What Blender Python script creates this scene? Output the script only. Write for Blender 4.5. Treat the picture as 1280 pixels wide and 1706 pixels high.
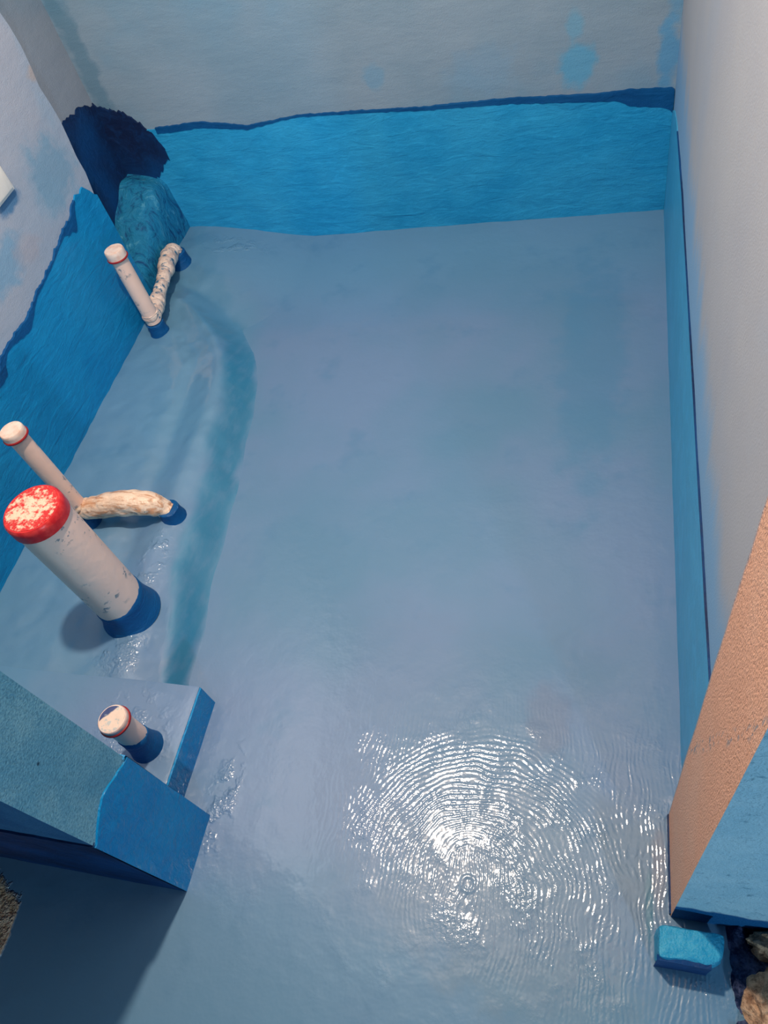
import bpy, bmesh, math, random
from mathutils import Vector, Matrix, noise
random.seed(4)
for o in list(bpy.data.objects):
    bpy.data.objects.remove(o)
S = bpy.context.scene
C = S.collection

# ------------------------------------------------------------------ camera
YAW, PITCH, ROLL, F, HC = -0.4622, 0.8997, 0.3407, 1266.27, 1.4
fwd = Vector((math.sin(YAW)*math.cos(PITCH), math.cos(YAW)*math.cos(PITCH), -math.sin(PITCH)))
r0 = Vector((math.cos(YAW), -math.sin(YAW), 0))
d0 = fwd.cross(r0)
rt = math.cos(ROLL)*r0 + math.sin(ROLL)*d0
dn = -math.sin(ROLL)*r0 + math.cos(ROLL)*d0
cd = bpy.data.cameras.new('camera')
cam = bpy.data.objects.new('camera', cd)
C.objects.link(cam)
M = Matrix((rt, -dn, -fwd)).transposed().to_4x4()
M.translation = (0, 0, HC)
cam.matrix_world = M
cd.sensor_fit = 'VERTICAL'
cd.sensor_height = 36.0
cd.lens = F/1706*36.0
cd.clip_start = 0.02
S.camera = cam

# ------------------------------------------------------------------ world, lamps, exposure
W = bpy.data.worlds.new('world')
S.world = W
W.use_nodes = True
bg = W.node_tree.nodes['Background']
bg.inputs[0].default_value = (0.62, 0.70, 0.80, 1)
bg.inputs[1].default_value = 0.03
def lamp(name, loc, power, col, rad):
    l = bpy.data.lights.new(name, 'POINT')
    l.energy = power; l.color = col; l.shadow_soft_size = rad
    o = bpy.data.objects.new(name, l)
    o.location = loc
    C.objects.link(o)
    return o
lamp('ceiling_lamp', (-0.575, 0.81, 2.20), 84, (1.0, 0.80, 0.63), 0.042)
lamp('added_hall_light', (1.05, -1.75, 0.85), 46, (0.50, 0.80, 1.0), 0.06)  # added unseen light to brighten the right pier's hall face
S.view_settings.view_transform = 'Standard'
S.view_settings.look = 'None'
S.view_settings.gamma = 1
S.view_settings.use_curve_mapping = False
S.view_settings.exposure = 0.74
S.cycles.max_bounces = 5
S.cycles.diffuse_bounces = 3
S.cycles.glossy_bounces = 2
S.cycles.caustics_reflective = False
S.cycles.caustics_refractive = False

# ------------------------------------------------------------------ material helpers
class NT:
    def __init__(s, name, wb=True):
        s.wb = wb; s.cache = {}
        s.m = bpy.data.materials.new(name); s.m.use_nodes = True
        s.t = s.m.node_tree; s.n = s.t.nodes; s.l = s.t.links
        s.b = s.n['Principled BSDF']
        g = s.n.new('ShaderNodeNewGeometry'); s.P = g.outputs['Position']
        s.h = None
    def put(s, sock, v):
        if hasattr(v, 'is_output'): s.l.new(v, sock)
        elif isinstance(v, tuple) and len(v) == 3 and sock.type == 'RGBA': sock.default_value = (min(0.95, v[0]*0.93), v[1], min(0.95, v[2]*1.11), 1) if s.wb else (*v, 1)
        else: sock.default_value = v
    def math(s, op, a, b=0.0, c=None, clamp=False):
        n = s.n.new('ShaderNodeMath'); n.operation = op; n.use_clamp = clamp
        s.put(n.inputs[0], a); s.put(n.inputs[1], b)
        if c is not None: s.put(n.inputs[2], c)
        return n.outputs[0]
    def vec(s, op, a, b=(0, 0, 0)):
        n = s.n.new('ShaderNodeVectorMath'); n.operation = op
        s.put(n.inputs[0], a); s.put(n.inputs[1], b)
        return n.outputs['Value'] if op in ('LENGTH', 'DISTANCE', 'DOT_PRODUCT') else n.outputs[0]
    def xyz(s):
        n = s.n.new('ShaderNodeSeparateXYZ'); s.l.new(s.P, n.inputs[0]); return n.outputs
    def noise(s, scale, detail=3, rough=0.55, vec=None, dist=0.0):
        key = (scale, detail, rough, dist)
        if vec is None and key in s.cache: return s.cache[key]
        n = s.n.new('ShaderNodeTexNoise'); n.inputs['Scale'].default_value = scale
        if vec is None: s.cache[key] = n.outputs['Fac']
        n.inputs['Detail'].default_value = detail; n.inputs['Roughness'].default_value = rough
        n.inputs['Distortion'].default_value = dist
        s.l.new(vec if vec is not None else s.P, n.inputs['Vector'])
        return n.outputs['Fac']
    def sc(s, v, off=(0, 0, 0)):
        return s.vec('ADD', s.vec('MULTIPLY', s.P, v), off)
    def vor(s, scale, vec=None, feature='F1'):
        n = s.n.new('ShaderNodeTexVoronoi'); n.feature = feature; n.inputs['Scale'].default_value = scale
        s.l.new(vec if vec is not None else s.P, n.inputs['Vector'])
        return n.outputs['Distance']
    def ramp(s, v, a, b, lo=0.0, hi=1.0):
        n = s.n.new('ShaderNodeMapRange'); n.interpolation_type = 'SMOOTHSTEP'
        s.put(n.inputs[0], v)
        for i, x in enumerate((a, b, lo, hi)): n.inputs[i+1].default_value = x
        return n.outputs[0]
    def mix(s, f, a, b):
        n = s.n.new('ShaderNodeMix'); n.data_type = 'RGBA'
        s.put(n.inputs[0], f); s.put(n.inputs[6], a); s.put(n.inputs[7], b)
        return n.outputs[2]
    def blob(s, c, r, amp=0.9, nscale=22):
        # soft patch with a ragged outline around a world point; r is a radius per axis
        d = s.vec('LENGTH', s.vec('DIVIDE', s.vec('SUBTRACT', s.P, c), r))
        d = s.math('ADD', d, s.math('MULTIPLY', s.math('SUBTRACT', s.noise(nscale, 3), 0.5), amp*2))
        return s.ramp(d, 1.25, 0.55)
    def done(s, col, rough=0.5, bump=None, dist=0.001, strength=1.0, spec=0.5, coat=None):
        s.put(s.b.inputs['Base Color'], col); s.put(s.b.inputs['Roughness'], rough)
        s.b.inputs['Specular IOR Level'].default_value = spec
        if coat:
            s.put(s.b.inputs['Coat Weight'], coat[0]); s.put(s.b.inputs['Coat Roughness'], coat[1])
        if bump is not None:
            n = s.n.new('ShaderNodeBump'); n.inputs['Strength'].default_value = strength
            n.inputs['Distance'].default_value = dist
            s.l.new(bump, n.inputs['Height'])
            tgt = 'Coat Normal' if coat and len(coat) > 2 else 'Normal'
            s.l.new(n.outputs[0], s.b.inputs['Normal'])
            if coat: s.l.new(n.outputs[0], s.b.inputs['Coat Normal'])
        return s.m

BLUE = (0.012, 0.155, 0.330)
NAVY = (0.003, 0.070, 0.205)

def mat_band(name, a, b, rough=0.42, wr=(9, 9, 30)):
    k = NT(name)
    n1 = k.noise(5, 2); n2 = k.noise(1, 4, 0.6, k.sc(wr), 0.6)
    col = k.mix(k.ramp(n1, 0.3, 0.7), a, b)
    st = k.ramp(k.noise(1, 5, 0.65, k.sc((wr[0]*2.2, wr[1]*2.2, wr[2]*2.2)), 1.2), 0.42, 0.70)
    col = k.mix(k.math('MULTIPLY', st, 0.22), col, tuple(min(0.9, c*1.5+0.004) for c in b))
    h = k.math('ADD', k.math('MULTIPLY', n2, 0.0048), k.math('MULTIPLY', k.noise(260, 1), 0.0006))
    return k.done(col, rough, h, 1.0, spec=0.22)
MAT = {}
MAT['band'] = mat_band('blue_coating', (0.016, 0.290, 0.530), (0.032, 0.345, 0.580))
MAT['band_left'] = mat_band('blue_coating_left', (0.005, 0.215, 0.450), (0.010, 0.250, 0.480))
MAT['band_right'] = mat_band('blue_coating_right', (0.050, 0.330, 0.520), (0.060, 0.360, 0.550), 0.4, (30, 6, 8))
MAT['band_jamb'] = mat_band('blue_coating_jamb', (0.003, 0.200, 0.430), (0.006, 0.245, 0.470), 0.35, (60, 60, 40))
MAT['navy'] = mat_band('dark_blue_coating', NAVY, (0.004, 0.088, 0.235), 0.5)
MAT['navy_shaded'] = mat_band('shaded_navy_coating', (0.006, 0.016, 0.055), (0.003, 0.050, 0.160), 0.6, (20, 20, 20))  # coating navy darkened in colour for shaded and recessed spots

# plaster walls with bluish wash staining and shade painted into a corner
def mat_plaster(name, base, base2, wash, stains_shade, washh=None, axis_scale=(6, 6, 14), bumpk=1.0):
    k = NT(name)
    x, y, z = k.xyz()
    col = k.mix(k.ramp(k.noise(2.2, 4), 0.35, 0.65), base, base2)
    col = k.mix(k.math('MULTIPLY', k.ramp(k.noise(3.1, 3, 0.6), 0.50, 0.72), 0.65), col, wash)
    if washh:
        zz = k.math('ADD', z, k.math('MULTIPLY', k.math('SUBTRACT', k.noise(1, 4, 0.6, k.sc((4, 16, 1.5))), 0.5), washh[2]))
        col = k.mix(k.math('MULTIPLY', k.ramp(zz, washh[1], washh[0]), washh[3]), col, washh[4])
    for c, r, cc, amt in stains_shade:
        col = k.mix(k.math('MULTIPLY', k.blob(c, r), amt), col, cc)
    h = k.math('ADD', k.math('MULTIPLY', k.noise(1, 3, 0.6, k.sc(axis_scale)), 0.003*bumpk), k.math('MULTIPLY', k.noise(330, 1), 0.0007*bumpk))
    return k.done(col, 0.75, h, 1.0, spec=0.3)
TEAL = (0.10, 0.36, 0.48)
MAT['wall_back'] = mat_plaster('grey_plaster_back', (0.21, 0.305, 0.365), (0.27, 0.345, 0.395), (0.17, 0.31, 0.40),
    [((-0.10, 2.12, 0.435), (0.045, 1, 0.065), (0.10, 0.36, 0.52), 0.8), ((-0.105, 2.12, 0.53), (0.022, 1, 0.05), (0.14, 0.37, 0.50), 0.6),
     ((0.125, 2.12, 0.43), (0.03, 1, 0.09), (0.08, 0.31, 0.50), 0.75), ((0.13, 2.12, 0.62), (0.03, 1, 0.12), (0.12, 0.33, 0.50), 0.6),
     ((-0.64, 2.12, 0.47), (0.03, 1, 0.03), (0.14, 0.32, 0.45), 0.5), ((-0.35, 2.12, 0.45), (0.10, 1, 0.06), (0.22, 0.35, 0.45), 0.5),
     ((-1.49, 2.12, 0.62), (0.035, 1, 0.30), (0.08, 0.20, 0.27), 0.6)], axis_scale=(6, 6, 20))  # tall dark streak is corner shading put into the colour
MAT['wall_left'] = mat_plaster('grey_plaster_left', (0.35, 0.41, 0.48), (0.41, 0.42, 0.46), (0.26, 0.41, 0.51),
    [((-1.38, 1.62, 0.56), (1, 0.10, 0.08), (0.16, 0.33, 0.44), 0.65), ((-1.38, 1.30, 0.52), (1, 0.10, 0.05), (0.12, 0.33, 0.48), 0.6),
     ((-1.38, 1.44, 0.60), (1, 0.05, 0.022), (0.02, 0.16, 0.32), 0.8), ((-1.38, 1.40, 0.50), (1, 0.06, 0.03), (0.40, 0.36, 0.38), 0.5),  # starts with a dark blue patch just under the outlet plate
     ((-1.38, 1.75, 0.75), (1, 0.03, 0.02), (0.50, 0.34, 0.24), 0.5)])
MAT['wall_niche'] = mat_plaster('grey_plaster_niche', (0.24, 0.28, 0.31), (0.28, 0.31, 0.34), (0.18, 0.28, 0.35), [])
MAT['wall_right'] = mat_plaster('grey_plaster_right', (0.40, 0.385, 0.385), (0.43, 0.41, 0.395), (0.38, 0.39, 0.41),
    [], (0.43, 0.56, 0.20, 0.95, (0.22, 0.39, 0.54)), (30, 4, 4), 0.6)
MAT['plaster'] = mat_plaster('plain_plaster', (0.15, 0.15, 0.15), (0.19, 0.18, 0.17), (0.15, 0.16, 0.17), [])

# coarse grey-teal render on the left door reveal
k = NT('coarse_render')
x, y, z = k.xyz()
col = k.mix(k.ramp(k.noise(9, 4), 0.35, 0.65), (0.155, 0.40, 0.50), (0.27, 0.52, 0.57))
h = k.math('ADD', k.math('MULTIPLY', k.noise(260, 3, 0.7), 0.0040), k.math('MULTIPLY', k.noise(45, 3), 0.0022))
col = k.mix(k.ramp(k.noise(1, 3, 0.7, k.sc((1, 260, 420))), 0.40, 0.66, 0.0, 0.6), col, (0.06, 0.20, 0.28))
pit = k.ramp(k.vor(26), 0.10, 0.03)
col = k.mix(k.math('MULTIPLY', pit, k.ramp(k.noise(12, 2), 0.5, 0.6)), col, (0.02, 0.07, 0.11))
MAT['coarse'] = k.done(col, 0.8, h, 1.0, spec=0.25)
k = NT('shaded_coarse_render', False)
MAT['coarse_shaded'] = k.done(k.mix(k.ramp(k.noise(12, 4), 0.35, 0.7), (0.03, 0.12, 0.27), (0.05, 0.17, 0.33)), 0.8, k.noise(200, 3), 0.002, spec=0.2)  # darker copy of the coarse render, shade of the hall face in its colour

# orange bare face of the right pier
k = NT('bare_orange_plaster', False)
x, y, z = k.xyz()
gr = k.noise(1, 4, 0.65, k.sc((60, 420, 170)))
col = k.mix(k.ramp(gr, 0.28, 0.50), (0.62, 0.28, 0.17), (0.95, 0.52, 0.35))
col = k.mix(k.math('MULTIPLY', k.ramp(k.noise(4, 3), 0.45, 0.7), 0.5), col, (0.88, 0.58, 0.44))
d = k.math('ABSOLUTE', k.math('ADD', k.math('SUBTRACT', z, k.math('MULTIPLY', k.math('SUBTRACT', 0.378, y), 3.2)), -0.355))
sm = k.math('MULTIPLY', k.ramp(d, 0.035, 0.005), k.ramp(k.noise(1, 3, 0.6, k.sc((1, 150, 45))), 0.53, 0.62))
col = k.mix(k.math('MULTIPLY', sm, 0.75), col, (0.20, 0.30, 0.38))
col = k.mix(k.ramp(k.math('ADD', y, k.math('MULTIPLY', k.noise(40, 3), 0.006)), 0.385, 0.392), col, (0.42, 0.40, 0.44))
h = k.math('ADD', k.math('MULTIPLY', gr, 0.0042), k.math('MULTIPLY', k.noise(500, 2), 0.0006))
MAT['orange'] = k.done(col, 0.7, h, 1.0, spec=0.25)

# blue wash over plaster on the hall side of the right pier
k = NT('blue_wash', False)
x, y, z = k.xyz()
col = k.mix(k.ramp(k.noise(18, 4), 0.35, 0.7), (0.46, 0.70, 0.82), (0.56, 0.78, 0.88))
col = k.mix(k.math('MULTIPLY', k.ramp(k.noise(48, 5, 0.7), 0.56, 0.70), 0.7), col, (0.05, 0.20, 0.31))
zz = k.math('ADD', z, k.math('MULTIPLY', k.noise(30, 3), 0.03))
col = k.mix(k.ramp(zz, 0.115, 0.100), col, (0.006, 0.12, 0.32))
h = k.math('ADD', k.math('MULTIPLY', k.noise(260, 3, 0.65), 0.0032), k.math('MULTIPLY', k.noise(55, 3), 0.0016))
MAT['wash'] = k.done(col, 0.7, h, 1.0, spec=0.25)

# floor: wet brushed coating, bare concrete where the coating stops
k = NT('wet_floor_coating')
x, y, z = k.xyz()
big = k.noise(1.7, 3, 0.55)
col = k.mix(k.ramp(big, 0.35, 0.62), (0.100, 0.225, 0.330), (0.150, 0.240, 0.365))
# thinner teal coat along the left bed, the back wall and the hall side
tm = k.math('MAXIMUM', k.ramp(k.math('ADD', x, k.math('MULTIPLY', big, 0.5)), -0.62, -0.95), k.ramp(k.math('ADD', y, k.math('MULTIPLY', big, -0.5)), 0.0, -0.22))
tm = k.math('MAXIMUM', tm, k.ramp(k.math('ADD', y, k.math('MULTIPLY', big, 0.7)), 2.0, 2.35))
col = k.mix(k.math('MULTIPLY', tm, 0.75), col, (0.118, 0.272, 0.385))
col = k.mix(k.math('MULTIPLY', k.ramp(k.noise(7, 3, 0.65), 0.55, 0.75), 0.4), col, (0.06, 0.19, 0.31))
for c, r, cc, a in [((-0.085, 0.53, 0), (0.045, 0.075, 1), (0.15, 0.19, 0.27), 0.5), ((-0.04, 1.5, 0), (0.09, 0.45, 1), (0.07, 0.21, 0.33), 0.6),
                    ((0.089, 0.24, 0), (0.007, 0.055, 1), (0.02, 0.19, 0.28), 0.9), ((0.105, 0.30, 0), (0.012, 0.07, 1), (0.26, 0.27, 0.32), 0.6),
                    ((-0.05, 0.10, 0), (0.16, 0.06, 1), (0.13, 0.25, 0.31), 0.5), ((-0.12, 0.25, 0), (0.24, 0.18, 1), (0.16, 0.25, 0.33), 0.55)]:
    col = k.mix(k.math('MULTIPLY', k.blob(c, r, 0.7, 18), a), col, cc)
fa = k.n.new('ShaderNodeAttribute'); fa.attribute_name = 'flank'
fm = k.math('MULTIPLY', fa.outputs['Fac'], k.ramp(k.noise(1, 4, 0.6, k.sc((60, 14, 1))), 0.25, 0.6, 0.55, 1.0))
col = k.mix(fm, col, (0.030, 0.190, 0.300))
# bare concrete past the edge of the coating
ex = k.math('ADD', x, k.math('MULTIPLY', k.math('SUBTRACT', k.noise(25, 3), 0.5), 0.03))
bare = k.math('MULTIPLY', k.ramp(ex, -1.020, -1.026), k.ramp(k.math('ADD', k.math('ADD', y, k.math('MULTIPLY', x, 0.5)), k.math('MULTIPLY', k.noise(60, 3, 0.65), 0.05)), -0.405, -0.42))
conc = k.mix(k.ramp(k.noise(60, 3, 0.65), 0.35, 0.6), (0.62, 0.34, 0.17), (0.95, 0.62, 0.38))
col = k.mix(bare, col, conc)
# brush relief: arcs swept around one spot, straight strokes elsewhere
cx, cy = -0.185, 0.235
wob = k.math('MULTIPLY', k.math('SUBTRACT', k.noise(9, 1), 0.5), 0.05)
dx = k.math('SUBTRACT', x, cx); dy = k.math('SUBTRACT', y, cy)
rad = k.math('SQRT', k.math('ADD', k.math('MULTIPLY', dx, dx), k.math('MULTIPLY', dy, dy)))
radw = k.math('ADD', rad, wob)
arc = k.math('SINE', k.math('MULTIPLY', k.math('ADD', radw, k.math('MULTIPLY', k.noise(45, 1), 0.0035)), 2*math.pi/0.0088))
xw = k.math('ADD', x, k.math('ADD', wob, k.math('MULTIPLY', k.noise(1, 1, 0.5, k.sc((60, 12, 1))), 0.010)))
lin = k.math('SINE', k.math('MULTIPLY', xw, 2*math.pi/0.0085))
am = k.math('MULTIPLY', k.math('MULTIPLY', k.ramp(rad, 0.285, 0.23), k.ramp(rad, 0.035, 0.085)), k.ramp(k.math('ADD', dy, k.math('MULTIPLY', wob, 1.5)), -0.02, 0.05))
near = k.math('MULTIPLY', k.ramp(y, 0.62, 0.40), k.ramp(x, -0.50, -0.40))
near = k.math('MULTIPLY', near, k.ramp(k.math('ADD', y, k.math('MULTIPLY', x, 0.45)), -0.01, 0.12))
st = k.math('MULTIPLY', k.math('ADD', k.math('MULTIPLY', arc, am), k.math('MULTIPLY', k.math('MULTIPLY', lin, 0.8), k.math('SUBTRACT', 1.0, am))), k.math('ADD', k.math('MULTIPLY', near, 0.93), 0.05))
patch = k.ramp(k.noise(14, 2, 0.6), 0.36, 0.56, 0.22, 1.0)
dash = k.ramp(k.noise(110, 1, 0.5), 0.36, 0.62, 0.35, 1.3)
h = k.math('MULTIPLY', k.math('MULTIPLY', k.math('MULTIPLY', st, patch), dash), 0.00024)
h = k.math('ADD', h, k.math('MULTIPLY', k.math('MULTIPLY', k.noise(120, 2, 0.6), k.ramp(k.noise(11, 2, 0.6), 0.48, 0.66)), k.math('ADD', k.math('MULTIPLY', near, 0.0010), 0.0003)))
h = k.math('ADD', h, k.math('MULTIPLY', k.noise(22, 3, 0.55), 0.0012))
drip = k.math('MAXIMUM', k.blob((-0.885, 0.37, 0.08), (0.10, 0.13, 0.3)), k.blob((-0.99, 0.56, 0.06), (0.07, 0.07, 0.3)))
drip = k.math('MAXIMUM', drip, k.math('MAXIMUM', k.blob((-1.0, 0.79, 0.07), (0.04, 0.10, 0.3)), k.blob((-0.685, 0.30, 0), (0.035, 0.12, 0.3))))
drip = k.math('MAXIMUM', drip, k.blob((-1.20, 2.02, 0), (0.13, 0.06, 0.3)))
h = k.math('ADD', h, k.math('MULTIPLY', k.math('MULTIPLY', k.noise(120, 2, 0.6), k.math('MULTIPLY', drip, k.ramp(k.noise(22, 3, 0.55), 0.46, 0.62))), 0.0042))
h = k.math('ADD', h, k.math('MULTIPLY', bare, k.math('MULTIPLY', k.noise(60, 3, 0.65), 0.014)))
ring = k.math('ABSOLUTE', k.math('SUBTRACT', k.vec('LENGTH', k.vec('SUBTRACT', k.P, (-0.20, 0.232, 0))), 0.012))
h = k.math('ADD', h, k.math('MULTIPLY', k.ramp(ring, 0.006, 0.0), 0.0006))
rgh = k.math('ADD', 0.55, k.math('MULTIPLY', bare, 0.35))
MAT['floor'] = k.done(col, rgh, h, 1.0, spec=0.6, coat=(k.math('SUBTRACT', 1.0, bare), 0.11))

# sloping flank of the pipe bed shares the coating; plastic, caps, wrap
k = NT('pvc', False)
sp = k.ramp(k.noise(60, 4, 0.65), 0.555, 0.62)
col = k.mix(k.math('MULTIPLY', k.ramp(k.noise(8, 3), 0.4, 0.7), 0.5), (0.95, 0.67, 0.56), (0.90, 0.61, 0.50))
col = k.mix(k.math('MULTIPLY', sp, k.math('MULTIPLY', k.ramp(k.noise(9, 2, 0.5, k.sc((1, 1, 1), (2, 5, 3))), 0.50, 0.58), 0.85)), col, (0.13, 0.20, 0.25))
MAT['pvc'] = k.done(col, 0.4, k.noise(40, 3), 0.0012)
k = NT('pipe_wrap', False)
n = k.noise(1, 4, 0.65, k.sc((16, 70, 70)), 0.8)
col = k.mix(k.ramp(n, 0.36, 0.58), (0.58, 0.30, 0.17), (0.88, 0.66, 0.50))
col = k.mix(k.ramp(k.noise(40, 3, 0.6), 0.64, 0.70), col, (0.22, 0.26, 0.27))
MAT['wrap'] = k.done(col, 0.35, k.noise(90, 3), 0.003)
k = NT('pipe_wrap_stained', False)
n = k.noise(34, 4, 0.65)
col = k.mix(k.ramp(n, 0.35, 0.55), (0.60, 0.44, 0.38), (0.84, 0.66, 0.56))
col = k.mix(k.ramp(k.noise(42, 4, 0.6, k.sc((1, 2.2, 1), (5, 2, 9))), 0.56, 0.62), col, (0.05, 0.18, 0.30))
MAT['wrap2'] = k.done(col, 0.35, k.noise(90, 3), 0.003)
k = NT('red_plastic', False)
MAT['red'] = k.done(k.mix(k.ramp(k.noise(70, 3), 0.35, 0.7), (0.55, 0.010, 0.014), (0.70, 0.04, 0.035)), 0.32, k.noise(60, 2), 0.001)
k = NT('dark_red_plastic', False)
MAT['dred'] = k.done((0.30, 0.012, 0.016), 0.35)
k = NT('cap_face_flaked', False)
n = k.noise(85, 4, 0.7)
d = k.vec('LENGTH', k.vec('MULTIPLY', k.vec('SUBTRACT', k.P, (-1.002, 0.657, 0.45)), (1, 1, 0)))
f = k.math('ADD', n, k.math('MULTIPLY', d, -4.2))
col = k.mix(k.ramp(f, 0.27, 0.45), (0.62, 0.022, 0.022), (0.86, 0.60, 0.44))
MAT['capface'] = k.done(col, 0.5, n, 0.003)
k = NT('cap_face_pale', False)
MAT['cappale'] = k.done(k.mix(k.ramp(k.noise(60, 3), 0.4, 0.7), (0.84, 0.68, 0.60), (0.78, 0.52, 0.42)), 0.45, k.noise(70, 2), 0.001)
k = NT('cap_face_smeared', False)
x, y, z = k.xyz()
dd = k.math('ADD', k.math('ADD', k.math('MULTIPLY', x, 0.75), k.math('MULTIPLY', y, -0.66)), k.math('MULTIPLY', k.noise(60, 2), 0.006))
col = k.mix(k.ramp(dd, -0.879, -0.876), (0.05, 0.075, 0.20), (0.82, 0.64, 0.52))
col = k.mix(k.math('MULTIPLY', k.ramp(k.noise(80, 3), 0.58, 0.66), 0.7), col, (0.40, 0.50, 0.52))
MAT['capsmear'] = k.done(col, 0.45, k.noise(90, 2), 0.001)
k = NT('white_plastic', False)
MAT['white'] = k.done((0.80, 0.78, 0.74), 0.4, k.noise(60, 2), 0.0006)
k = NT('raw_concrete', False)
n = k.noise(70, 5, 0.68)
col = k.mix(k.ramp(n, 0.35, 0.62), (0.26, 0.14, 0.08), (0.72, 0.46, 0.29))
MAT['conc'] = k.done(col, 0.9, n, 0.010)
k = NT('rough_navy_mortar', False)
n = k.noise(55, 5, 0.7)
col = k.mix(k.ramp(n, 0.42, 0.66), (0.004, 0.018, 0.075), (0.10, 0.13, 0.26))
MAT['rough_navy'] = k.done(col, 0.8, n, 0.012, spec=0.25)
k = NT('bright_teal_coating')
col = k.mix(k.ramp(k.noise(60, 4), 0.35, 0.7), (0.008, 0.30, 0.48), (0.04, 0.38, 0.54))
MAT['teal'] = k.done(col, 0.55, k.noise(150, 3), 0.004)

# ------------------------------------------------------------------ mesh helpers
def obj(name, bm, mat, parent=None, smooth=False, kind=None, label=None, cat=None, group=None):
    me = bpy.data.meshes.new(name)
    bmesh.ops.recalc_face_normals(bm, faces=bm.faces)
    if smooth:
        for f in bm.faces: f.smooth = True
    bm.to_mesh(me); bm.free()
    if smooth: me.set_sharp_from_angle(angle=math.radians(45))
    for m in (mat if isinstance(mat, (list, tuple)) else [mat]): me.materials.append(m)
    o = bpy.data.objects.new(name, me); C.objects.link(o)
    if parent: o.parent = parent; o.matrix_parent_inverse = parent.matrix_world.inverted()
    if kind: o['kind'] = kind
    if label: o['label'] = label
    if cat: o['category'] = cat
    if group: o['group'] = group
    return o
def empty(name, loc, label, cat, group=None):
    o = bpy.data.objects.new(name, None); o.location = loc; C.objects.link(o)
    o['label'] = label; o['category'] = cat
    if group: o['group'] = group
    bpy.context.view_layer.update()
    return o
def box_bm(a, b, cut=0.0, amp=0.0, seed=0.0, bevel=0.0, bseg=2):
    # a box; cut > 0 splits it to that edge length, amp makes its faces uneven
    bm = bmesh.new()
    bmesh.ops.create_cube(bm, size=1)
    for v in bm.verts:
        v.co = Vector([a[i] + (v.co[i]+0.5)*(b[i]-a[i]) for i in range(3)])
    if bevel:
        bmesh.ops.bevel(bm, geom=bm.edges[:], offset=bevel, segments=bseg, affect='EDGES', profile=0.6)
    if cut:
        for ax in range(3):
            n = int((b[ax]-a[ax])/cut)
            for i in range(1, n):
                p = [0, 0, 0]; p[ax] = a[ax] + (b[ax]-a[ax])*i/n
                no = [0, 0, 0]; no[ax] = 1
                bmesh.ops.bisect_plane(bm, geom=bm.verts[:]+bm.edges[:]+bm.faces[:], plane_co=p, plane_no=no)
    if amp:
        bm.normal_update()
        mv = [(v, v.normal.copy(), noise.fractal(v.co*6+Vector((seed, 0, 0)), 1.0, 2.0, 3)*amp) for v in bm.verts]
        for v, n, d in mv: v.co += n*d
    return bm
def lerp_poly(pts, t):
    if t <= pts[0][0]: return pts[0][1]
    for (a, b), (c, d) in zip(pts, pts[1:]):
        if t <= c: return b + (d-b)*(t-a)/(c-a)
    return pts[-1][1]
def coat_bm(u0, u1, top, bot, place, nu=90, nv=10, ragged=0.004, amp=0.002, thick=0.004, back=0.004, seed=0.0):
    # a brushed-on skin with a ragged upper edge; place(u, z, out) gives the point, out is the distance off the wall
    bm = bmesh.new()
    rows = []
    for i in range(nu+1):
        u = u0 + (u1-u0)*i/nu
        zt = top(u) + ragged*noise.fractal(Vector((u*45, seed, 0)), 1.0, 2.0, 3)
        zb = bot(u)
        col = []
        for j in range(nv+1):
            zz = zb + (zt-zb)*j/nv
            out = thick + amp*noise.fractal(Vector((u*9, zz*9, seed)), 1.0, 2.0, 3)
            col.append(bm.verts.new(place(u, zz, out)))
        col.append(bm.verts.new(place(u, zt+0.001, -back)))
        rows.append(col)
    for a, b in zip(rows, rows[1:]):
        for j in range(nv+1):
            bm.faces.new((a[j], b[j], b[j+1], a[j+1]))
    return bm
def sweep_bm(pts, rad, seg=28, wrinkle=None, caps=True):
    # tube along a 3D polyline; rad a number or list; wrinkle(i, ang) adds to the radius
    bm = bmesh.new()
    pts = [Vector(p) for p in pts]; n = len(pts)
    T = []
    for i in range(n):
        T.append((pts[min(i+1, n-1)] - pts[max(i-1, 0)]).normalized())
    ref = Vector((0.37, 0.91, 0.13)).cross(T[0]).normalized()
    rings = []
    for i in range(n):
        ref = (ref - T[i]*ref.dot(T[i])).normalized()
        bi = T[i].cross(ref)
        r = rad[i] if isinstance(rad, (list, tuple)) else rad
        ring = []
        for s in range(seg):
            a = 2*math.pi*s/seg
            rr = r + (wrinkle(i, a) if wrinkle else 0)
            ring.append(bm.verts.new(pts[i] + (ref*math.cos(a)+bi*math.sin(a))*rr))
        rings.append(ring)
    for a, b in zip(rings, rings[1:]):
        for s in range(seg):
            bm.faces.new((a[s], a[(s+1) % seg], b[(s+1) % seg], b[s]))
    if caps:
        bm.faces.new(rings[0][::-1]); bm.faces.new(rings[-1])
    return bm
def smooth_path(pts, n):
    # Catmull-Rom through the points
    P = [Vector(p) for p in pts]; P = [P[0]*2-P[1]] + P + [P[-1]*2-P[-2]]
    out = []
    m = len(P)-3
    for i in range(n+1):
        t = i/n*m; s = min(int(t), m-1); t -= s
        a, b, c, d = P[s:s+4]
        out.append(0.5*((2*b)+(c-a)*t+(2*a-5*b+4*c-d)*t*t+(3*b-a-3*c+d)*t**3))
    return out
def autosmooth(o, ang=40):
    me = o.data
    for p in me.polygons: p.use_smooth = True
    me.set_sharp_from_angle(angle=math.radians(ang))

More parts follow.
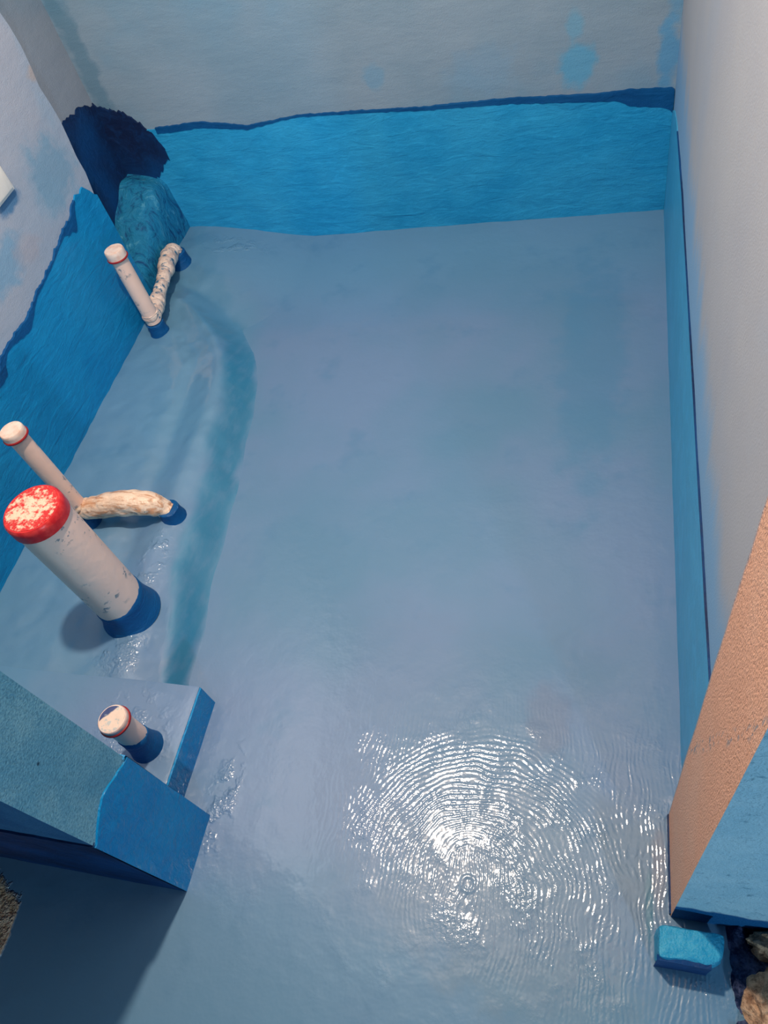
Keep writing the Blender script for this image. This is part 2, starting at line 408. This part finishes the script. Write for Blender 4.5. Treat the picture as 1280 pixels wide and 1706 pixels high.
# ------------------------------------------------------------------ room shell
XR, YB, XL, XN = 0.146, 2.121, -1.38, -1.525
ZT = 2.75
def struct(name, bm, m, **kw): return obj(name, bm, m, kind='structure', **kw)
wall_back = struct('wall_back', box_bm((XN-0.15, YB, -0.05), (XR+0.2, YB+0.15, ZT), 0.06, 0.002, 1), MAT['wall_back'], smooth=True)
wall_right = struct('wall_right', box_bm((XR, 0.386, -0.05), (XR+0.15, YB, ZT), 0.06, 0.001, 2), MAT['wall_right'], smooth=True)
def left_wall_bm():
    bm = box_bm((XL-0.145, 0.27, -0.05), (XL, 1.765, ZT), 0.045, 0.002, 3)
    for v in bm.verts:                       # chipped far end by the corner channel
        if v.co.y > 1.74:
            v.co.y += 0.018*noise.fractal(Vector((3, 1, v.co.z*9)), 1, 2, 3) + 0.02*max(0, min(1, (v.co.z-0.45)/0.2))-0.03
    return bm
wall_left = struct('wall_left', left_wall_bm(), MAT['wall_left'], smooth=False)
autosmooth(wall_left)
wall_niche = struct('wall_left_channel', box_bm((XN-0.15, 1.60, -0.05), (XN, YB, ZT), 0.05, 0.004, 5), MAT['wall_niche'], smooth=True)
ceil = struct('ceiling', box_bm((-2.6, -2.6, ZT), (1.6, YB+0.2, ZT+0.1)), MAT['plaster'])
def jamb_bm():
    bm = box_bm((-2.6, 0.145, -0.05), (-0.704, 0.273, ZT), 0.05, 0.0015, 7)
    bm.normal_update()
    for f in bm.faces: f.material_index = 1 if f.normal.y < -0.7 else 0
    return bm
wfl = struct('wall_front_left', jamb_bm(), [MAT['coarse'], MAT['coarse_shaded']])
autosmooth(wfl)
def pier_bm():
    bm = box_bm((0.12, 0.233, -0.05), (1.6, 0.388, ZT), 0.05, 0.0015, 9)
    bm.normal_update()
    for f in bm.faces:
        f.material_index = 0 if f.normal.x < -0.7 else 1
    return bm
wfr = struct('wall_front_right', pier_bm(), [MAT['orange'], MAT['wash']])
autosmooth(wfr)
obj('gap_shade_strip', coat_bm(0.236, 0.386, lambda u: 0.012, lambda u: -0.004, lambda u, z, o: (0.12-o, u, z), 30, 2, 0.003, 0.0004, 0.002, seed=41), MAT['navy_shaded'], wfr, smooth=True, label='thin dark strip painted as the shaded gap along the foot')  # dark strip stands in for the shade in the foot gap
lint = struct('wall_front_lintel', box_bm((-0.704, 0.145, 2.15), (0.12, 0.273, ZT)), MAT['plaster'])
hall_back = struct('wall_hall', box_bm((-2.6, -2.6, -0.05), (1.6, -2.5, ZT)), MAT['plaster'])

# ------------------------------------------------------------------ floor and pipe bed
TOE = [(0.0, -0.79), (0.40, -0.815), (0.529, -0.832), (0.686, -0.844), (0.846, -0.860), (1.024, -0.878), (1.244, -0.905), (1.425, -0.935),
       (1.549, -0.979), (1.743, -1.10), (1.87, -1.20), (1.972, -1.26), (2.2, -1.30)]
WID = [(0.0, 0.03), (0.50, 0.035), (0.72, 0.085), (1.0, 0.105), (1.3, 0.10), (1.5, 0.12), (1.75, 0.20), (2.2, 0.26)]
RID = [(0.45, -0.96), (0.597, -0.981), (0.747, -1.006), (0.97, -1.014), (1.145, -1.02), (1.317, -1.033), (1.45, -1.05), (1.60, -1.14), (1.70, -1.24), (1.80, -1.40)]
def ss(t): t = max(0, min(1, t)); return t*t*(3-2*t)
def bed(x, y):
    toe = lerp_poly(TOE, y) + 0.012*noise.noise(Vector((y*7, 2, 0)))
    d = toe - x
    h = 0.062*ss(d/lerp_poly(WID, y))
    rg = lerp_poly(RID, y)
    h += 0.013*math.exp(-((x-rg)/0.035)**2)*ss((y-0.40)/0.2)*ss((1.85-y)/0.2)
    h -= 0.008*math.exp(-((x-rg+0.085)/0.03)**2)*ss((y-0.50)/0.2)*ss((1.75-y)/0.2)
    h2 = 0.074*ss((-0.88-x)/0.50)*ss((y-1.55)/0.45)
    h = max(h, h2)
    h += (0.004*noise.fractal(Vector((x*14, y*14, 3)), 1, 2, 3))*ss(d/0.05)
    return h
def grid_bm(x0, x1, y0, y1, st, fn, skip=None):
    bm = bmesh.new()
    nx = int(round((x1-x0)/st)); ny = int(round((y1-y0)/st))
    V = {}
    def vert(i, j):
        if (i, j) not in V:
            x = x0+i*(x1-x0)/nx; y = y0+j*(y1-y0)/ny
            V[i, j] = bm.verts.new((x, y, fn(x, y)))
        return V[i, j]
    for i in range(nx):
        for j in range(ny):
            if skip and skip(x0+(i+.5)*(x1-x0)/nx, y0+(j+.5)*(y1-y0)/ny): continue
            bm.faces.new((vert(i, j), vert(i+1, j), vert(i+1, j+1), vert(i, j+1)))
    return bm
floor = struct('floor', grid_bm(-2.6, 1.6, -2.5, 2.2, 0.04, lambda x, y: 0.0012*noise.fractal(Vector((x*3, y*3, 0)), 1, 2, 2)), MAT['floor'], smooth=True)
bedo = obj('pipe_bed', grid_bm(-1.45, -0.78, 0.30, 2.125, 0.010, lambda x, y: bed(x, y)-0.004, lambda x, y: bed(x, y) < -0.0005 and x > lerp_poly(TOE, y)+0.05),
    MAT['floor'], floor, smooth=True, label='raised mortar bed over buried drain pipes along left wall')
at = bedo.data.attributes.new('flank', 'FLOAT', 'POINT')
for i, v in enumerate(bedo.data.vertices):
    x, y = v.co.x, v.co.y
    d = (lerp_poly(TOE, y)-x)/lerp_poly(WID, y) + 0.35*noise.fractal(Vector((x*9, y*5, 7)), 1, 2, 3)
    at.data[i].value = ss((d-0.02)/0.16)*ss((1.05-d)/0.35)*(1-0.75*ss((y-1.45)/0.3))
b = obj('mortar_step', box_bm((-1.40, 0.265, -0.02), (-0.768, 0.497, 0.077), 0.03, 0.002, 4, 0.004), MAT['floor'], floor, label='squared raised block in the corner by the doorway')
autosmooth(b)
b = obj('step_face', coat_bm(0.272, 0.495, lambda u: 0.074, lambda u: -0.004, lambda u, z, o: (-0.768+o, u, z), 30, 6, 0.001, 0.001, 0.003), MAT['band_jamb'], floor, smooth=True)

# ------------------------------------------------------------------ painted skins on the walls
BT = [(-1.36, 0.412), (-1.30, 0.412), (-1.207, 0.414), (-1.10, 0.395), (-1.059, 0.386), (-0.97, 0.391), (-0.882, 0.398), (-0.666, 0.387), (-0.527, 0.378), (-0.277, 0.373), (-0.042, 0.357), (0.034, 0.359), (0.137, 0.351), (0.15, 0.34)]
def back_bot(u): return bed(u, 2.10)-0.008
obj('coating_band', coat_bm(-1.43, XR-0.001, lambda u: lerp_poly(BT, u)-0.004, back_bot, lambda u, z, o: (u, YB-o, z), 160, 14, 0.003, 0.003, 0.0035, seed=2), MAT['band'], wall_back, smooth=True, label='bright blue waterproof coating along the wall foot')
DLO = [(-1.36, 0.018), (-1.207, 0.018), (-1.06, 0.012), (-0.95, 0.004), (-0.7, 0.006), (-0.527, 0.008), (-0.277, 0.014), (-0.042, 0.020), (0.01, 0.026), (0.03, 0.042), (0.12, 0.050), (0.146, 0.06)]
obj('coating_edge', coat_bm(-1.355, XR-0.002, lambda u: lerp_poly(BT, u), lambda u: lerp_poly(BT, u)-lerp_poly(DLO, u)-0.003*noise.noise(Vector((u*60, 0, 0))), lambda u, z, o: (u, YB-o, z), 220, 4, 0.003, 0.001, 0.0055, seed=2), MAT['navy'], wall_back, smooth=True, label='dark navy stripe where the first coat shows')
RT = [(0.38, 0.377), (1.2, 0.374), (1.6, 0.372), (1.95, 0.350), (2.05, 0.325), (2.121, 0.290)]
obj('coating_band', coat_bm(0.385, YB-0.006, lambda u: lerp_poly(RT, u), lambda u: -0.006, lambda u, z, o: (XR-o, u, z), 110, 8, 0.002, 0.001, 0.0025, seed=5), MAT['band_right'], wall_right, smooth=True, label='teal waterproof coating along the wall foot')
obj('coating_edge', coat_bm(0.386, 1.9, lambda u: lerp_poly(RT, u)+0.001, lambda u: lerp_poly(RT, u)-0.0015, lambda u, z, o: (XR-o, u, z), 110, 2, 0.002, 0.0003, 0.0032, seed=5), MAT['navy_shaded'], wall_right, smooth=True)  # thin dark strip drawn for the shadow line along the step
LT = [(0.27, 0.30), (1.0, 0.34), (1.076, 0.370), (1.121, 0.393), (1.188, 0.397), (1.266, 0.395), (1.34, 0.412), (1.42, 0.421), (1.545, 0.448), (1.60, 0.455), (1.631, 0.475), (1.70, 0.478), (1.745, 0.42)]
def left_bot(u): return bed(-1.375, u)-0.008
obj('coating_band', coat_bm(0.275, 1.74, lambda u: lerp_poly(LT, u), left_bot, lambda u, z, o: (XL+o, u, z), 140, 12, 0.008, 0.002, 0.0035, seed=8), MAT['band_left'], wall_left, smooth=True, label='deep blue waterproof coating along the wall foot')
obj('coating_edge', coat_bm(1.05, 1.64, lambda u: lerp_poly(LT, u)+0.003, lambda u: lerp_poly(LT, u)-(0.003 + 0.030*math.exp(-((u-1.585)/0.035)**2) + 0.020*math.exp(-((u-1.24)/0.05)**2) + 0.022*math.exp(-((u-1.10)/0.03)**2))*(1+0.5*noise.noise(Vector((u*50, 4, 0)))), lambda u, z, o: (XL+o, u, z), 100, 3, 0.008, 0.001, 0.0050, seed=8), MAT['navy'], wall_left, smooth=True)
# door reveal on the left and its hall face
JT = [(0.14, 0.328), (0.155, 0.330), (0.19, 0.352), (0.215, 0.355), (0.26, 0.335), (0.28, 0.330)]
obj('coating_band', coat_bm(0.1425, 0.2755, lambda u: lerp_poly(JT, u), lambda u: -0.006, lambda u, z, o: (-0.704+o, u, z), 26, 12, 0.004, 0.0012, 0.0035, seed=11), MAT['band_jamb'], wfl, smooth=True, label='blue coating on the foot of the door reveal')
obj('coating_band', coat_bm(-1.5, -0.7015, lambda u: 0.33, lambda u: -0.006, lambda u, z, o: (u, 0.145-o, z), 60, 10, 0.004, 0.0012, 0.0035, seed=12), MAT['navy_shaded'], wfl, smooth=True)  # coating on the shaded hall face, its shade put into the navy
obj('coating_band', coat_bm(-1.38, -0.7015, lambda u: 0.34, lambda u: -0.006, lambda u, z, o: (u, 0.273+o, z), 60, 10, 0.004, 0.0012, 0.0035, seed=13), MAT['band_jamb'], wfl, smooth=True)

# corner channel: mortar fill below, dark coat above with the channel's shade painted in
def fill_bm():
    bm = bmesh.new()
    rows = []
    n = 26
    for i in range(n+1):
        y = 1.70 + (YB-0.002-1.70)*i/n
        col = []
        prof = [(XL-0.012, 0.0), (XL-0.012, 0.10), (XL-0.018, 0.18), (XL-0.022, 0.235), (XL-0.035, 0.262), (XL-0.07, 0.275), (XL-0.11, 0.285), (XN-0.004, 0.29)]
        lift = -0.13 + 0.125*ss((y-1.78)/0.32) + 0.02*noise.noise(Vector((y*12, 3, 1)))
        for x, z in prof:
            k_ = z/0.29
            col.append(bm.verts.new((x - 0.02*ss((y-1.95)/0.17)*0 + 0.008*noise.fractal(Vector((y*16, z*16, 5)), 1, 2, 3), y, z + lift*k_ + 0.006*noise.noise(Vector((y*25, x*25, 1))))))
        rows.append(col)
    for a, b in zip(rows, rows[1:]):
        for j in range(len(a)-1): bm.faces.new((a[j], b[j], b[j+1], a[j+1]))
    bmesh.ops.subdivide_edges(bm, edges=bm.edges[:], cuts=2, use_grid_fill=True)
    for _ in range(8): bmesh.ops.smooth_vert(bm, verts=[v for v in bm.verts if not v.is_boundary], factor=0.5, use_axis_x=True, use_axis_y=True, use_axis_z=True)
    return bm
k = NT('smeared_blue_mortar')
n = k.noise(1, 5, 0.65, k.sc((30, 30, 16)), 1.0)
col = k.mix(k.ramp(n, 0.30, 0.52), (0.006, 0.070, 0.190), (0.012, 0.200, 0.360))
col = k.mix(k.ramp(n, 0.56, 0.72), col, (0.08, 0.34, 0.48))
MAT['fill'] = k.done(col, 0.6, n, 0.012, spec=0.2)
obj('mortar_fill', fill_bm(), MAT['fill'], wall_niche, smooth=True, label='lumpy blue-coated mortar filling the foot of the corner channel')
NTp = [(1.72, 0.52), (1.85, 0.545), (1.95, 0.54), (2.05, 0.53), (2.121, 0.50)]
obj('coat_shade_patch', coat_bm(1.70, YB-0.001, lambda u: lerp_poly(NTp, u), lambda u: 0.03, lambda u, z, o: (XN+o, u, z), 40, 8, 0.012, 0.002, 0.003, seed=21), MAT['navy_shaded'], wall_niche, smooth=True)
NB = [(-1.53, 0.50), (-1.49, 0.485), (-1.44, 0.470), (-1.40, 0.435), (-1.375, 0.40), (-1.352, 0.345)]
obj('coat_shade_patch', coat_bm(-1.53, -1.352, lambda u: lerp_poly(NB, u), lambda u: 0.18+0.13*ss((u+1.50)/0.15)+0.02*noise.fractal(Vector((u*60, 2, 0)), 1, 2, 2), lambda u, z, o: (u, YB-o, z), 60, 8, 0.022, 0.001, 0.0062, seed=23), MAT['navy_shaded'], wall_back, smooth=True, label='dark navy patch of coating and painted shade in the corner')

# ------------------------------------------------------------------ drain pipes
def disc_cap(name, c, r, hgt, mats, parent, lab):
    # push-on cap: rounded rim of one colour, face of another as its own piece
    prof = [(r*0.99, -0.004), (r*1.05, -0.003), (r*1.06, hgt*0.5), (r*1.05, hgt*0.85), (r*0.99, hgt), (r*0.93, hgt*1.0)]
    bm = bmesh.new(); seg = 40; rings = []
    for rr, z in prof:
        rings.append([bm.verts.new((c[0]+rr*math.cos(2*math.pi*s/seg), c[1]+rr*math.sin(2*math.pi*s/seg), c[2]+z)) for s in range(seg)])
    for a, b in zip(rings, rings[1:]):
        for s in range(seg): bm.faces.new((a[s], a[(s+1) % seg], b[(s+1) % seg], b[s]))
    cap = obj(name, bm, mats[0], parent, smooth=True, label=lab)
    bm = bmesh.new()
    rings = []
    for rr, z in [(r*0.94, hgt*0.93), (r*0.93, hgt*1.03), (r*0.7, hgt*1.07), (r*0.35, hgt*1.05), (0.0015, hgt*1.04)]:
        rings.append([bm.verts.new((c[0]+rr*math.cos(2*math.pi*s/seg), c[1]+rr*math.sin(2*math.pi*s/seg), c[2]+z+0.0012*noise.noise(Vector((rr*80*math.cos(6.28*s/seg), rr*80*math.sin(6.28*s/seg), 2))))) for s in range(seg)])
    for a, b in zip(rings, rings[1:]):
        for s in range(seg): bm.faces.new((a[s], a[(s+1) % seg], b[(s+1) % seg], b[s]))
    bm.faces.new(rings[-1])
    obj('cap_face', bm, mats[1], cap, smooth=True)
    return cap
def pale_cap(c, r, hgt, face, parent, lab):
    cap = disc_cap('cap', c, r, hgt, (MAT['cappale'], face), parent, lab)
    pts = [(c[0]+r*1.06*math.cos(t*math.pi/20), c[1]+r*1.06*math.sin(t*math.pi/20), c[2]-0.001) for t in range(41)]
    obj('ring', sweep_bm(pts, 0.0028, 8, None, False), MAT['dred'], cap, smooth=True, label='dark red sealing ring')
    return cap
def vtube(name, x, y, z0, z1, r, m, parent, lab=None, flare=0.0, wob=0.0, n=14):
    pts = [(x, y, z0+(z1-z0)*i/n) for i in range(n+1)]
    rad = [r + flare*max(0, 1-i/n*1.6)**2 for i in range(n+1)]
    o = obj(name, sweep_bm(pts, rad, 40, (lambda i, a: wob*noise.noise(Vector((math.cos(a)*3, math.sin(a)*3, i*0.6)))) if wob else None), m, parent, label=lab)
    autosmooth(o, 50)
    return o
def ragged_sleeve(name, x, y, z0, ztop, r, m, parent, lab=None, flare=0.012):
    # coating brushed up the foot of a pipe with an uneven upper edge
    bm = bmesh.new(); seg = 48; rings = []
    for j in range(7):
        t = j/6; ring = []
        for s in range(seg):
            a = 2*math.pi*s/seg
            zt = ztop(a) + 0.004*noise.fractal(Vector((math.cos(a)*5, math.sin(a)*5, 1)), 1, 2, 3)
            rr = r + 0.0018 + flare*(1-t)**3 + 0.0008*noise.noise(Vector((math.cos(a)*4, math.sin(a)*4, t*5)))
            if j == 6: rr = r - 0.001
            ring.append(bm.verts.new((x+rr*math.cos(a), y+rr*math.sin(a), z0+(zt-z0)*min(1, t*1.15))))
        rings.append(ring)
    for a, b in zip(rings, rings[1:]):
        for s in range(seg): bm.faces.new((a[s], a[(s+1) % seg], b[(s+1) % seg], b[s]))
    bm.faces.new(rings[-1])
    return obj(name, bm, m, parent, smooth=True, label=lab)

# large stub pipe with the red cap
ax, ay = -1.002, 0.657
az = bed(ax, ay)
pa = empty('drain_pipe', (ax, ay, az), 'thick white stub pipe with a flaking red cap standing on the floor', 'pipe')
vtube('pipe_body', ax, ay, az-0.03, 0.440, 0.0545, MAT['pvc'], pa)
disc_cap('cap', (ax, ay, 0.424), 0.0550, 0.028, (MAT['red'], MAT['capface']), pa, 'red cap worn to pale flakes')
ragged_sleeve('coating_sleeve', ax, ay, az-0.012, lambda a: az+0.058+0.010*math.cos(a-0.9), 0.0545, MAT['navy'], pa, 'blue coating round the foot, darkened for its shade')  # navy darkened in its colour for the shade at the foot

# trap pipes: riser, wrapped level run, coated outlet
def wrapfn(seed, amp, freq):
    return lambda i, a: amp*(0.9*abs(noise.noise(Vector((i*freq, math.cos(a)*0.7+seed, math.sin(a)*0.7))))*2-0.5) + 0.4*amp*noise.noise(Vector((math.cos(a)*3, math.sin(a)*3, i*0.4+seed)))
# middle trap
bx, by = -1.221, 0.897
pb = empty('trap_pipe', (bx, by, bed(bx, by)), 'slim capped pipe with bulging wrapped bend behind the thick red-capped pipe', 'pipe', 'trap pipes along the left wall')
vtube('riser', bx, by, 0.10, 0.396, 0.0215, MAT['pvc'], pb)
pale_cap((bx, by, 0.380), 0.0250, 0.018, MAT['cappale'], pb, 'pale cap with dark red ring')
pts = smooth_path([(bx, by, 0.135), (bx+0.008, by+0.001, 0.112), (bx+0.045, by+0.006, 0.112), (bx+0.10, by+0.014, 0.118), (bx+0.155, by+0.020, 0.116), (bx+0.20, by+0.021, 0.106), (bx+0.222, by+0.020, 0.085)], 60)
rd = [0.0225+0.0095*math.sin(math.pi*min(1, max(0, (i-10)/45)))**0.7 for i in range(61)]
o = obj('wrapped_bend', sweep_bm(pts, rd, 36, wrapfn(1.0, 0.0035, 0.16)), MAT['wrap'], pb, smooth=True, label='bend wrapped in crumpled tan film')
ex, ey = bx+0.226, by+0.020
ragged_sleeve('outlet', ex, ey, bed(ex, ey)-0.012, lambda a: 0.098, 0.0245, MAT['navy'], pb, 'dark blue coated pipe foot', 0.006)
# far trap
cx_, cy_ = -1.307, 1.598
pc = empty('trap_pipe', (cx_, cy_, bed(cx_, cy_)), 'slim capped pipe with a string-wound level run in the far left corner', 'pipe', 'trap pipes along the left wall')
vtube('riser', cx_, cy_, 0.10, 0.345, 0.0235, MAT['pvc'], pc)
pale_cap((cx_, cy_, 0.325), 0.0262, 0.024, MAT['cappale'], pc, 'pale cap with dark red ring')
pts = smooth_path([(cx_, cy_, 0.135), (cx_-0.001, cy_+0.008, 0.115), (cx_-0.012, cy_+0.08, 0.115), (cx_-0.030, cy_+0.18, 0.117), (cx_-0.050, cy_+0.28, 0.118), (cx_-0.056, cy_+0.325, 0.110), (cx_-0.056, cy_+0.333, 0.092)], 80)
rp = [(0, 0.0245), (14, 0.026), (24, 0.0265), (30, 0.0205), (42, 0.0205), (46, 0.027), (56, 0.0275), (60, 0.0245), (70, 0.0275), (80, 0.0255)]
rd = [lerp_poly(rp, i) for i in range(81)]
obj('wrapped_run', sweep_bm(pts, rd, 36, lambda i, a: 0.0035*noise.noise(Vector((i*0.33, math.cos(a)*0.8+4, math.sin(a)*0.8))) - 0.0045*max(0, math.sin(i*0.9+1.2*math.sin(a+i*0.1)))**6), MAT['wrap2'], pc, smooth=True, label='level run wound with stained film')
ragged_sleeve('outlet', cx_-0.050, cy_+0.332, bed(cx_-0.05, cy_+0.332)-0.012, lambda a: 0.104, 0.027, MAT['navy'], pc, 'dark blue coated pipe foot', 0.010)
ragged_sleeve('riser_foot', cx_, cy_, bed(cx_, cy_)-0.012, lambda a: 0.096, 0.0245, MAT['navy'], pc, 'dark blue coated pipe foot', 0.006)
ragged_sleeve('riser_foot', bx, by, bed(bx, by)-0.012, lambda a: 0.094, 0.0225, MAT['navy'], pb, 'dark blue coated pipe foot', 0.004)

# short stub on the corner step
dx_, dy_ = -0.835, 0.367
pd = empty('stub_pipe', (dx_, dy_, 0.077), 'short paint-smeared stub pipe on the raised step by the doorway', 'pipe')
vtube('pipe_body', dx_, dy_, 0.06, 0.214, 0.0245, MAT['pvc'], pd)
pale_cap((dx_, dy_, 0.206), 0.0262, 0.012, MAT['capsmear'], pd, 'cap half smeared with dark blue')
ragged_sleeve('coating_sleeve', dx_, dy_, 0.068, lambda a: 0.140+0.012*math.cos(a+2.0), 0.0245, MAT['navy'], pd, 'blue coating round the foot, darkened for its shade', 0.010)

# ------------------------------------------------------------------ small things
pl = empty('wall_outlet', (XL, 1.40, 0.62), 'white plastic outlet plate on the left wall at the picture edge', 'outlet')
b = obj('plate', box_bm((XL+0.001, 1.385, 0.615), (XL+0.009, 1.470, 0.700), bevel=0.003), MAT['white'], pl); autosmooth(b)
b = obj('cover', box_bm((XL+0.008, 1.393, 0.623), (XL+0.014, 1.462, 0.692), bevel=0.003), MAT['white'], pl); autosmooth(b)

# mortar kerb stub at the foot of the right pier
def kerb_bm():
    bm = box_bm((0.096, 0.166, -0.02), (0.186, 0.208, 0.080), 0.012, 0.0, 0, 0.006, 2)
    for v in bm.verts:
        if v.co.x > 0.165: v.co.y += 0.5*max(0, (v.co.x-0.165))*(1 if v.co.y < 0.187 else 0); v.co.z -= 0.3*(v.co.x-0.165)*(v.co.z > 0.04)
        v.co += Vector([0.003*noise.fractal(v.co*40+Vector((i*9, 0, 0)), 1, 2, 2) for i in range(3)])
    return bm
kb = empty('mortar_kerb', (0.14, 0.20, 0), 'small blue-coated mortar stub at the foot of the orange pier', 'kerb')
b = obj('kerb_body', kerb_bm(), MAT['teal'], kb); autosmooth(b, 50)
b = obj('kerb_front', coat_bm(0.094, 0.168, lambda u: 0.074, lambda u: -0.004, lambda u, z, o: (u, 0.165-o, z), 24, 5, 0.002, 0.001, 0.004, seed=31), MAT['navy_shaded'], kb, smooth=True)  # dark front carries shade in its colour, facing away from the lamp

def rough(x, y):
    e = ss((x-0.188)/0.03)*ss((0.40-x)/0.03)
    return -0.012 + e*(0.024 + 0.016*noise.fractal(Vector((x*22, y*22, 1)), 0.9, 2, 5))
rm = obj('rough_mortar', grid_bm(0.185, 0.42, -0.15, 0.24, 0.005, rough), MAT['rough_navy'], smooth=True, label='rough navy-smeared mortar on the floor beside the right pier', cat='mortar')
def lump_bm(c, r, seed):
    bm = bmesh.new()
    bmesh.ops.create_icosphere(bm, subdivisions=4, radius=1)
    for v in bm.verts:
        n = v.co.normalized()
        d = 1 + 0.35*noise.fractal(n*1.6+Vector((seed, 0, 0)), 0.9, 2, 5)
        v.co = Vector((c[0]+n.x*r[0]*d, c[1]+n.y*r[1]*d, c[2]+n.z*r[2]*d))
    return bm
obj('concrete_lump', lump_bm((0.262, 0.132, 0.020), (0.042, 0.050, 0.030), 2.0), MAT['conc'], rm, smooth=True, label='bare brown concrete lump')
obj('concrete_lump', lump_bm((0.268, 0.212, 0.022), (0.035, 0.022, 0.028), 7.0), MAT['conc'], rm, smooth=True, label='bare brown concrete lump')
bpy.context.view_layer.update()
